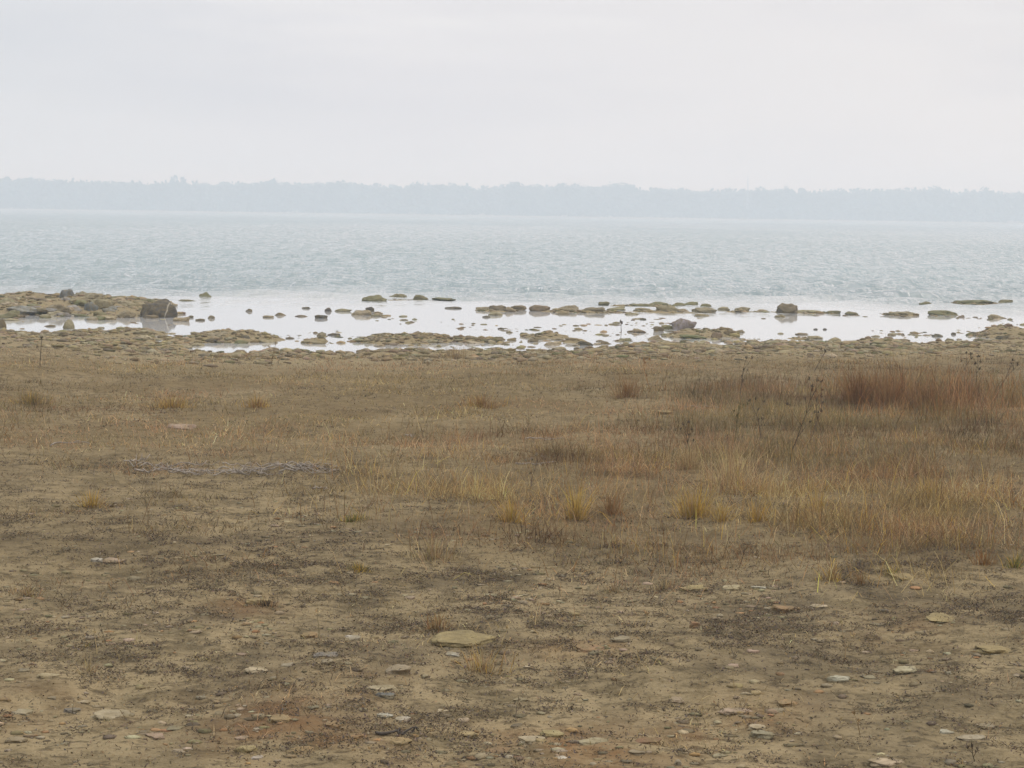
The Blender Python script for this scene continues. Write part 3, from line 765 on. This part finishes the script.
TUFTS = [
    (482, 672, 54, 34, [(GOLD, 1.5), (STRAW, 3), (TAN, 3)], 'golden grass tuft alone on the mud beside the largest ochre slab', .8),
    (437, 631, 50, 22, [(TAN, 4), (STRAW, 2), (RUST, 1.5)], 'spreading pinkish tan tuft just behind the largest ochre slab', 1),
    (432, 560, 62, 34, pale, 'pale bleached tuft of bare stems at the near edge of the grass', .7),
    (512, 522, 40, 28, gold, 'golden tuft at the left end of the thick reddish grass', 1),
    (576, 520, 30, 44, gold, 'tall golden tuft with upright blades in the thick grass', 1.2),
    (612, 515, 34, 36, [(RUST, 3), (TAN, 3)], 'reddish tan tuft right of the tall golden one', 1),
    (694, 518, 60, 36, gold, 'broad golden tuft in the middle of the thick grass', 1.2),
    (722, 521, 24, 26, gold, 'small golden tuft touching the broad golden one', 1),
    (757, 522, 24, 28, gold, 'bright golden tuft in front of the pale feathery grass', 1),
    (818, 513, 22, 30, gold, 'narrow golden tuft among reddish grass', 1),
    (930, 502, 46, 26, gold, 'golden tuft behind a dark gap in the reddish grass', 1),
    (733, 484, 100, 50, [(STRAW*1.15, 5), (TAN, 1.5)], 'pale feathery clump standing tallest in the thick grass', .55),
    (690, 470, 44, 30, [(STRAW, 4), (TAN, 2)], 'straw coloured clump left of the pale feathery one', 1),
    (832, 581, 34, 24, [(STRAW, 2), (GOLD, 3), (TAN, 2)], 'yellow tan tuft at the edge of the litter', 1),
    (860, 585, 22, 20, [(TAN, 3), (RUST, 1)], 'small tan tuft right of the yellow tan one', 1),
    (892, 577, 18, 16, green, 'little green tuft below the reddish grass', 1),
    (1015, 568, 24, 20, green, 'green tuft at the right edge of the photo', 1),
    (985, 565, 30, 22, [(RUST, 3), (TAN, 2)], 'reddish tuft beside the green one at the right edge', 1),
    (665, 590, 32, 14, pale, 'low straw tuft, right one of two on bare ground', 1),
    (614, 592, 30, 11, pale, 'flattened straw tuft, left one of two on bare ground', 1),
    (92, 508, 34, 22, gold, 'golden tuft alone in the thin grass on the left', .8),
    (28, 597, 36, 12, [(TAN, 3), (STRAW, 1)], 'low tan tuft on bare mud at the left', .8),
    (88, 672, 36, 14, pale, 'thin straw tuft above a narrow cream sliver', .4),
    (86, 648, 14, 7, green, 'tiny green sprig on the bare mud', .6),
    (265, 607, 44, 10, [(DKBR, 4), (TAN, 1.5)], 'dark low weed mat behind the ochre lump', 1),
    (352, 522, 44, 10, green, 'yellowish green mat of grass left of the bleached tuft', 1.2),
    (358, 572, 40, 10, [(OLIVE, 3), (GOLD, 2)], 'mossy yellow mound among grey weeds', 1.2),
    (858, 404, 36, 42, red, 'dense dark red clump of stems in the tall red stand', 1.6),
    (892, 408, 50, 36, red, 'wide rusty red clump behind the olive grass', 1.3),
    (930, 408, 48, 32, [(RUST, 4), (DKRED, 3), (TAN, 2)], 'paler rust clump right of the dark red ones', 1.2),
    (968, 405, 46, 34, [(RUST, 3), (DKRED, 2), (GREYB, 2)], 'brown red clump under tall dark seed stalks', 1.1),
    (1012, 408, 40, 26, [(RUST, 2), (OLIVE, 2), (TAN, 2)], 'rusty clump cut by the right edge behind the grass', .6),
    (628, 398, 50, 30, [(RUST, 3), (TAN, 3)], 'reddish clump far off in the short grass', .8),
    (455, 360, 40, 18, pale, 'sparse pale reeds at the edge of the water', .7),
    (30, 405, 70, 16, [(TAN, 3), (OLIVE, 2), (GOLD, 1)], 'yellowish patch of grass at the left edge', 1),
    (170, 408, 60, 14, [(GOLD, 2), (RUST, 1), (TAN, 2)], 'orange tinted patch of short grass on the left', 1),
    (480, 408, 70, 16, [(GOLD, 1), (RUST, 2), (TAN, 3)], 'orange brown patch of short grass in the middle', 1),
    (255, 408, 40, 14, [(RUST, 2), (GOLD, 2), (TAN, 2)], 'rust tinted grass patch right of the orange one', 1),
]
for cx, yb, w, h, pal, lab, de in TUFTS: tuft(cx, yb, w, h, pal, lab, de)

def stalk_plant(name, cx, yb, h, label, group, col, cat='weed', branches=5, spread=.35, thick=.0035, head=True):
    """a dead plant: a tapering bent stem with side twigs and seed heads"""
    g = ground_at(cx, yb); d = math.hypot(g[0], g[1]); Hm = h*d/F
    root = empty(name, g)
    def stem_pts(p, dr, L, k=6):
        pts = [np.array(p, float)]; dr = np.array(dr, float)
        for _ in range(k):
            dr = dr + RNG.normal(0, .10, 3); dr /= np.linalg.norm(dr); pts.append(pts[-1]+dr*L/k)
        return pts
    def tube(paths, nm):
        V, Fc = [], []
        for pts, r0 in paths:
            n = len(pts); b = len(V)
            for i, p in enumerate(pts):
                r = r0*(1-.7*i/(n-1))
                for q in range(5):
                    a = q*2*math.pi/5; V.append((p[0]+r*math.cos(a), p[1]+r*math.sin(a), p[2]+.3*r*math.sin(a)))
            for i in range(n-1):
                for q in range(5):
                    Fc.append((b+i*5+q, b+i*5+(q+1) % 5, b+(i+1)*5+(q+1) % 5, b+(i+1)*5+q))
        me = mesh_arrays(nm, V, Fc, True); set_color(me, 'Col', np.repeat(colours(1, [(col, 1)]), len(V), 0)); return link(nm, me, M_LITTER, root)
    main = stem_pts((0, 0, -.01), (RNG.normal(0, .15), RNG.normal(0, .1), 1), Hm)
    paths = []
    for k in range(branches):
        i = RNG.integers(2, 6); a = RNG.uniform(0, 6.28)
        paths.append((stem_pts(main[i], (math.cos(a)*spread*2, math.sin(a)*spread*2, 1), Hm*RNG.uniform(.18, .42), 4), thick*.6))
    tube([(main, thick)], 'stem')
    for q in paths: tube([q], 'side_twig')
    if head:
        tips = [main[-1]] + [q[0][-1] for q in paths]
        for t in tips:
            k = 10; T_ = np.tile(t, (k, 1)) + RNG.normal(0, thick*1.2, (k, 3))
            p = Pile(); p.add(*blades(T_, RNG.uniform(.4, 1, k)*thick*7, np.full(k, thick*1.8), RNG.uniform(0, 6.28, k), RNG.uniform(0, 1.2, k), colours(k, [(col, 1)])))
            p.build('seed_head', M_LITTER, root)
    return tag(root, label, cat, group)
WG = 'dead weeds standing above the grass'
WEEDS = [
    (790, 462, 80, DKBR*1.2, 'tall dark branching weed standing over the middle of the grass', 7, .0035),
    (822, 432, 42, DKRED, 'dark red slender weed behind the tall branching one', 4, .0035),
    (806, 450, 52, DKBR*1.3, 'dark weed right beside the tall branching one', 5, .003),
    (760, 440, 44, DKBR*1.3, 'brown branching weed left of the tall branching one', 5, .0035),
    (735, 442, 40, OLIVE*.8, 'olive weed beside the pale feathery clump', 6, .0035),
    (692, 462, 46, DKBR*1.3, 'dark weed left of the pale feathery clump', 6, .003),
    (963, 388, 36, DKBR*1.2, 'left one of two dark seed stalks over the red stand', 3, .005),
    (975, 390, 34, DKBR*1.2, 'right one of two dark seed stalks over the red stand', 3, .005),
    (998, 392, 34, DKBR*1.3, 'dark stalk at the right end of the red stand', 3, .005),
    (814, 372, 24, DKBR*1.3, 'small dark stalk beside the puddle on the right', 2, .005),
    (740, 394, 38, DKBR*1.5, 'thin brown stalk far off in the olive grass', 4, .004),
    (650, 392, 34, RUST, 'thin rusty stalk beside the reddish far clump', 3, .004),
    (40, 366, 30, DKBR*1.3, 'dark thin stalk on the bank at the left', 2, .005),
    (272, 366, 24, TAN*.8, 'thin tan stalk at the water edge on the left', 2, .005),
    (389, 522, 46, STRAW*.9, 'pale straw stalk bent over at the edge of the thick grass', 2, .003),
    (620, 336, 14, DKBR*1.2, 'single dark reed standing up in the calm water', 0, .010),
    (530, 490, 32, GREYB, 'grey dead weed in front of the thick grass', 6, .003),
    (600, 478, 44, TAN, 'tan leaning stalk above the tall golden tuft', 3, .003),
    (872, 482, 54, STRAW*.85, 'straw stalk leaning in the reddish grass', 3, .003),
    (930, 478, 50, TAN, 'tan stalk behind the golden tuft on the right', 3, .003),
    (97, 654, 24, STRAW, 'bare straw stalk upright on the mud on the left', 0, .0025),
    (136, 643, 15, STRAW, 'short bare straw stalk right of the longer one on the left', 0, .0025),
    (319, 638, 30, STRAW, 'bare straw stalk in front of the rusty orange stone', 0, .0025),
    (501, 644, 20, STRAW, 'straw stalk rising from the back of the golden tuft', 0, .0025),
    (535, 628, 26, STRAW, 'straw stalk among grey weeds right of the golden tuft', 1, .0025),
    (644, 628, 18, TAN, 'short tan stalk on bare ground', 1, .0025),
    (845, 660, 42, STRAW*.9, 'bent straw stalk with a hanging head over dark litter', 1, .003),
    (735, 658, 30, GREYB, 'grey thin stalk on the bare mud on the right', 0, .0022),
    (820, 668, 24, GREYB*1.1, 'grey dry weed with several upright stems on the mud', 6, .0022),
    (975, 764, 22, DKBR*1.3, 'dark short stalk by the bottom edge on the right', 2, .0025),
    (516, 722, 26, GREYB, 'grey stalk on the smooth mud below the golden tuft', 1, .0022),
    (860, 735, 26, TAN, 'tan stalk on the smooth mud on the right', 1, .0022),
    (105, 642, 20, GREYB, 'grey stalk just right of the upright straw stalk', 1, .002),
]
for cx, yb, h, col, lab, br, th in WEEDS:
    stalk_plant('dead_weed' if br else 'dead_stalk', cx, yb, h, lab, WG, col, 'weed', br, .35, th, True)

# ------------------------------------------------------------------ driftwood twigs
def twig(name, cx, cy, length_px, ang, label, group, r=.006, forks=3, mat=None, up=.02):
    g = ground_at(cx, cy); d = math.hypot(g[0], g[1]); L = length_px*d/F
    paths = []
    def run(p, a, L, r, k=8):
        pts = []; p = np.array(p, float)
        for i in range(k+1):
            gz = float(height(np.array([g[0]+p[0]]), np.array([g[1]+p[1]]))[0]) - g[2]
            pts.append(np.array([p[0], p[1], gz + r*.6 + up*random.random()]))
            a += random.gauss(0, .10); p = p + np.array([math.cos(a), math.sin(a), 0])*L/k
        paths.append((pts, r)); return pts
    m = run((-L/2*math.cos(ang), -L/2*math.sin(ang), 0), ang, L, r)
    for k in range(forks):
        q = m[random.randint(2, 7)]; run(q, ang+random.choice((-1, 1))*random.uniform(.3, .9), L*random.uniform(.15, .35), r*.6, 5)
    V, Fc = [], []
    for pts, r0 in paths:
        n = len(pts); b = len(V)
        for i, p in enumerate(pts):
            t = pts[min(i+1, n-1)]-pts[max(i-1, 0)]; t /= max(np.linalg.norm(t), 1e-6)
            s1 = np.cross(t, [0, 0, 1]); s1 /= max(np.linalg.norm(s1), 1e-6); s2 = np.cross(s1, t); rr = r0*(1-.65*i/(n-1))
            for q in range(6):
                a = q*math.pi/3; V.append(p + rr*(math.cos(a)*s1+math.sin(a)*s2))
        for i in range(n-1):
            for q in range(6): Fc.append((b+i*6+q, b+i*6+(q+1) % 6, b+(i+1)*6+(q+1) % 6, b+(i+1)*6+q))
    o = link(name, mesh_arrays(name, V, Fc, True), mat or M_TWIG, loc=tuple(g))
    return tag(o, label, 'twig', group)
TW = 'bleached twigs washed up in a line'
twig('twig', 190, 472, 110, .03, 'longest bleached twig lying along the line of washed up wood', TW, .0075, 4)
twig('twig', 290, 467, 70, .06, 'bleached branch with many forks at the right end of the washed up wood', TW, .007, 6)
twig('twig', 140, 464, 26, .9, 'short bleached twig sticking up at the left end of the washed up wood', TW, .0065, 2, up=.07)
for k in range(18):
    twig('twig', random.uniform(140, 325), random.uniform(466, 477), random.uniform(28, 70), random.gauss(.05, .3), 'thin grey twig tangled in the line of washed up wood on the left', TW, .0052, 2, up=.04)
OT = [(328, 470, 24, .5, 'small pale twig just past the end of the washed up wood'), (411, 437, 18, -.9, 'pale thin twig in the short grass left of middle'), (545, 440, 40, .05, 'pale long twig in the short grass in the middle'),
      (70, 444, 40, .5, 'pale twig slanting across the short grass on the left'), (320, 490, 16, .3, 'short pale twig below the washed up wood'), (700, 408, 34, .5, 'pale twig behind the olive grass'),
      (535, 466, 40, .02, 'grey twig lying at the front of the short grass')]
for cx, cy, L, a, lab in OT: twig('twig', cx, cy, L, a, lab, 'pale twigs lying in the grass', .006, 1)
twig('twig', 397, 735, 44, .25, 'dark dead stalk lying on the mud beside a tan square block', None, .006, 3, M_BARK)

# ------------------------------------------------------------------ far shore
def leaf_cloud(n, cx, cy, cz, rx, ry, rz, size, pal, lobes=7):
    """small faces filling an uneven crown made of several lobes"""
    c = RNG.normal(0, .45, (lobes, 3)); c[:, 2] = RNG.uniform(-.6, .55, lobes); rr = RNG.uniform(.35, .6, lobes)
    w = RNG.integers(0, lobes, n); d = RNG.normal(0, 1, (n, 3)); d /= np.linalg.norm(d, axis=1)[:, None]
    p = c[w] + d*(rr[w]*RNG.random(n)**.4)[:, None]
    P = p*np.array([rx, ry, rz]) + np.array([cx, cy, cz])
    a = RNG.normal(0, 1, (n, 3)); a /= np.linalg.norm(a, axis=1)[:, None]; b = np.cross(a, RNG.normal(0, 1, (n, 3))); b /= np.linalg.norm(b, axis=1)[:, None]
    sz = RNG.uniform(.5, 1.3, n)[:, None]*size
    V = np.stack([P-a*sz, P+b*sz*.8, P+a*sz, P-b*sz*.8], 1).reshape(-1, 3)
    f = np.arange(n*4).reshape(n, 4)
    Fc = np.concatenate([f[:, [0, 1, 2]], f[:, [0, 2, 3]]])
    return V, Fc, np.repeat(colours(n, pal), 4, 0)
LEAFP = [(np.array([.055, .065, .035]), 3), (np.array([.075, .075, .045]), 2), (np.array([.09, .075, .05]), 1.5)]
TOP = [(-400, 181), (-100, 180), (0, 177), (50, 179), (100, 181), (150, 182), (250, 183), (265, 181), (300, 183), (345, 182), (370, 185), (400, 187), (430, 184), (455, 185), (490, 187), (515, 184), (545, 185),
       (600, 186), (625, 185), (645, 188), (700, 189.5), (745, 190), (790, 190), (840, 189), (900, 189), (930, 188), (950, 190), (985, 191), (1024, 191.5), (1200, 190), (1400, 191)]
tx = [a for a, b in TOP]; ty = [b for a, b in TOP]
def far_xz(px, py, y):
    r = ray(px, py); t = y/r[1]; return r[0]*t, CAMZ + r[2]*t
woods = Pile()
for k in range(1300):
    px = random.uniform(-380, 1400); y = random.uniform(1012, 1085)
    x, zt = far_xz(px, np.interp(px, tx, ty) - 2.3 + abs(random.gauss(0, 2.0)), y)
    rx = random.uniform(4.2, 7.0); g = 1.4; hh = (zt-g)
    woods.add(*leaf_cloud(170, x, y, g+hh*.60, rx, rx, hh*.37, .95, LEAFP)); woods.add(*leaf_cloud(50, x, y, g+hh*.25, rx, rx, hh*.28, 1.3, LEAFP))
# low bushes in front close the foot of the wood
for k in range(800):
    px = random.uniform(-380, 1400); y = random.uniform(1006, 1014); x, _ = far_xz(px, 200, y)
    woods.add(*leaf_cloud(60, x, y, 2.6, random.uniform(3, 5), 2.5, 2.6, .8, LEAFP))
tag(woods.build('far_woods', M_LEAF), 'hazy wood along the far shore of the lake', 'woods', kind='stuff')

def far_tree(px, py, wpx, label):
    y = random.uniform(1006, 1009)
    x, zt = far_xz(px, py-3.6, y); g = .8; hh = zt-g; rx = wpx/2*y/F
    root = empty('tree', (x, y, g))
    p = Pile(); p.add(*leaf_cloud(1100, 0, 0, hh*.60, rx, rx*.9, hh*.36, .6, LEAFP, 12)); p.build('crown', M_LEAF, root)
    bm = bmesh.new()
    bmesh.ops.create_cone(bm, cap_ends=True, segments=8, radius1=.45, radius2=.15, depth=hh*.75, matrix=Matrix.Translation((0, 0, hh*.375-.2)))
    for q in range(4):
        a = q*1.6+random.random(); m_ = Matrix.Translation((math.cos(a)*rx*.3, math.sin(a)*rx*.3, hh*.52)) @ Matrix.Rotation(a, 4, 'Z') @ Matrix.Rotation(.8, 4, 'Y')
        bmesh.ops.create_cone(bm, cap_ends=True, segments=6, radius1=.16, radius2=.05, depth=rx*.9, matrix=m_)
    me = bpy.data.meshes.new('trunk'); bm.to_mesh(me); bm.free(); link('trunk', me, M_BARK, root)
    return tag(root, label, 'tree', 'trees rising above the far wood')
FT = [(176, 176.5, 15, 'round crowned tree rising alone above the flat left end of the far wood'), (268, 180, 16, 'low wide tree crown left of the long hump of the far wood'),
      (340, 180, 30, 'broad tree crown on the long hump of the far wood'), (418, 183.5, 16, 'first small tree crown after the dip in the far wood'), (440, 182.5, 28, 'broad tree crown after the dip in the far wood'),
      (517, 182.5, 26, 'wide tree crown left of the highest middle crown of the far wood'), (571, 181, 30, 'highest broad tree crown in the middle of the far wood'), (620, 183, 26, 'rounded tree crown right of the highest middle crown'),
      (766, 187.5, 24, 'rounded tree crown just right of the mast'), (798, 187.5, 18, 'second rounded tree crown right of the mast'), (838, 187.5, 30, 'broad low tree crown in the right part of the far wood'),
      (932, 186.5, 26, 'tall tree crown before the last dip of the far wood'), (984, 188.5, 20, 'last tree crown near the right end of the far wood')]
for a in FT: far_tree(*a)

# the thin mast above the far wood
y = 1010.0; x, zt = far_xz(748, 176.5, y)
root = empty('radio_mast', (x, y, .9))
hh = zt-.9
bm = bmesh.new()
for q in range(3):
    a = q*2.094; bmesh.ops.create_cone(bm, cap_ends=True, segments=6, radius1=.09, radius2=.06, depth=hh, matrix=Matrix.Translation((.33*math.cos(a), .33*math.sin(a), hh/2)))
k = 0.0
while k < hh-1:
    for q in range(3):
        a, b = q*2.094, (q+1)*2.094
        p = Vector((.33*math.cos(a), .33*math.sin(a), k)); e = Vector((.33*math.cos(b), .33*math.sin(b), k+1)); dv = e-p
        bmesh.ops.create_cone(bm, cap_ends=False, segments=4, radius1=.035, radius2=.035, depth=dv.length, matrix=Matrix.Translation((p+e)/2) @ dv.to_track_quat('Z', 'Y').to_matrix().to_4x4())
    k += 1
me = bpy.data.meshes.new('lattice'); bm.to_mesh(me); bm.free(); link('lattice', me, M_STEEL, root)
bm = bmesh.new(); bmesh.ops.create_cone(bm, cap_ends=True, segments=8, radius1=.08, radius2=.04, depth=2.4, matrix=Matrix.Translation((0, 0, hh+1.0)))
me = bpy.data.meshes.new('antenna'); bm.to_mesh(me); bm.free(); link('antenna', me, M_STEEL, root)
bm = bmesh.new(); bmesh.ops.create_cube(bm, size=1, matrix=Matrix.Translation((0, 0, -.1)) @ Matrix.Diagonal((1.6, 1.6, .6, 1)))
me = bpy.data.meshes.new('footing'); bm.to_mesh(me); bm.free(); link('footing', me, M_ROCK, root).color = (.3, .3, .29, 1)
tag(root, 'thin lattice mast standing above the far wood', 'mast')

# ------------------------------------------------------------------ haze
m, nt, n, l = newmat('haze_air')
vol = n.new('ShaderNodeVolumePrincipled'); vol.inputs['Color'].default_value = (.67, .80, .92, 1); vol.inputs['Density'].default_value = .0021; vol.inputs['Absorption Color'].default_value = (.75, .47, .10, 1)
vol.inputs['Anisotropy'].default_value = .25
o = n.new('ShaderNodeOutputMaterial'); l.new(vol.outputs[0], o.inputs['Volume'])
bm = bmesh.new(); bmesh.ops.create_cube(bm, size=1)
lo, hi = Vector((-2700, -120, -3.2)), Vector((2700, 3150, 22))
for v in bm.verts: v.co = Vector((lo[i] + (v.co[i]+.5)*(hi[i]-lo[i]) for i in range(3)))
me = bpy.data.meshes.new('haze'); bm.to_mesh(me); bm.free()
tag(link('haze', me, m), 'pale haze over the lake', 'haze', kind='stuff')

# ------------------------------------------------------------------ light
SUN_EL, SUN_AZ = rad(38), rad(55)      # azimuth from +Y towards +X
W = bpy.data.worlds.new('World'); S.world = W; W.use_nodes = True
nt = W.node_tree; n, l = nt.nodes, nt.links; n.clear()
sky = n.new('ShaderNodeTexSky'); sky.sky_type = 'NISHITA'; sky.sun_disc = False; sky.sun_elevation = SUN_EL; sky.sun_rotation = SUN_AZ
b1 = N(n, 'ShaderNodeBackground', Strength=.08); l.new(sky.outputs[0], b1.inputs['Color'])
tc = n.new('ShaderNodeTexCoord'); sp = n.new('ShaderNodeSeparateXYZ'); l.new(tc.outputs['Generated'], sp.inputs[0])
side = ramp(n, l, math_n(n, l, 'ADD', math_n(n, l, 'MULTIPLY', sp.outputs[0], 1.3), .5), [(.05, (.71, .745, .785)), (.42, (.80, .79, .82)), (.75, (.85, .825, .825)), (1, (.855, .825, .815))])
mp = n.new('ShaderNodeMapping'); mp.inputs['Scale'].default_value = (1, 1, 5); l.new(tc.outputs['Generated'], mp.inputs['Vector'])
cl = noise_node(n, l, mp.outputs[0], 3.2, 7, .55)
c = mix(n, l, 1.0, side, ramp(n, l, cl, [(.32, (.90, .91, .935)), (.52, (1, 1, 1)), (.72, (1.0, 1.0, .995))]), 'MULTIPLY')
streak = n.new('ShaderNodeMapping'); streak.inputs['Scale'].default_value = (3, 3, 26); l.new(tc.outputs['Generated'], streak.inputs['Vector'])
st = noise_node(n, l, streak.outputs[0], 2.0, 5, .5)
fac = math_n(n, l, 'MULTIPLY', ramp(n, l, st, [(.50, 0), (.68, 1)]), ramp(n, l, sp.outputs[2], [(.05, 0), (.12, .8)]))
c = mix(n, l, fac, c, (.93, .92, .915))
# overcast: the cloud is brighter overhead than at the horizon
zen = ramp(n, l, sp.outputs[2], [(.0, 1.0), (.14, 1.0), (.55, 1.45), (1, 1.6)])
b2 = N(n, 'ShaderNodeBackground', Strength=1.0); l.new(c, b2.inputs['Color'])
zr = n.new('ShaderNodeMapRange'); zr.inputs['From Min'].default_value = .32; zr.inputs['From Max'].default_value = 1; zr.inputs['To Min'].default_value = 1.0; zr.inputs['To Max'].default_value = 2.3
l.new(sp.outputs[2], zr.inputs['Value']); l.new(zr.outputs[0], b2.inputs['Strength'])
mx = N(n, 'ShaderNodeMixShader'); mx.inputs[0].default_value = .96
l.new(b1.outputs[0], mx.inputs[1]); l.new(b2.outputs[0], mx.inputs[2])
wo = n.new('ShaderNodeOutputWorld'); l.new(mx.outputs[0], wo.inputs['Surface'])

ld = bpy.data.lights.new('sun', 'SUN'); ld.energy = .9; ld.angle = rad(60); ld.color = (1, .96, .90)
lo_ = bpy.data.objects.new('sun', ld); COL.objects.link(lo_)
dv = Vector((math.sin(SUN_AZ)*math.cos(SUN_EL), math.cos(SUN_AZ)*math.cos(SUN_EL), math.sin(SUN_EL)))
lo_.rotation_euler = (-dv).to_track_quat('-Z', 'Y').to_euler(); lo_.location = dv*60

# ------------------------------------------------------------------ camera and render settings
cd = bpy.data.cameras.new('camera'); cam = bpy.data.objects.new('camera', cd); COL.objects.link(cam)
cd.sensor_width = 36; cd.lens = F/1024*36; cd.clip_start = .05; cd.clip_end = 9000
cam.matrix_world = Matrix.Translation((0, 0, CAMZ)) @ Matrix(RM.tolist()).to_4x4()
S.camera = cam
S.render.engine = 'CYCLES'
cy = S.cycles
cy.use_denoising = True; cy.denoiser = 'OPENIMAGEDENOISE'; cy.denoising_input_passes = 'RGB_ALBEDO_NORMAL'
cy.max_bounces = 6; cy.diffuse_bounces = 2; cy.glossy_bounces = 3; cy.transparent_max_bounces = 8; cy.volume_bounces = 1; cy.transmission_bounces = 2
cy.caustics_reflective = False; cy.caustics_refractive = False
cy.sample_clamp_indirect = 6
S.view_settings.view_transform = 'Standard'; S.view_settings.look = 'None'; S.view_settings.exposure = 0; S.view_settings.gamma = 1
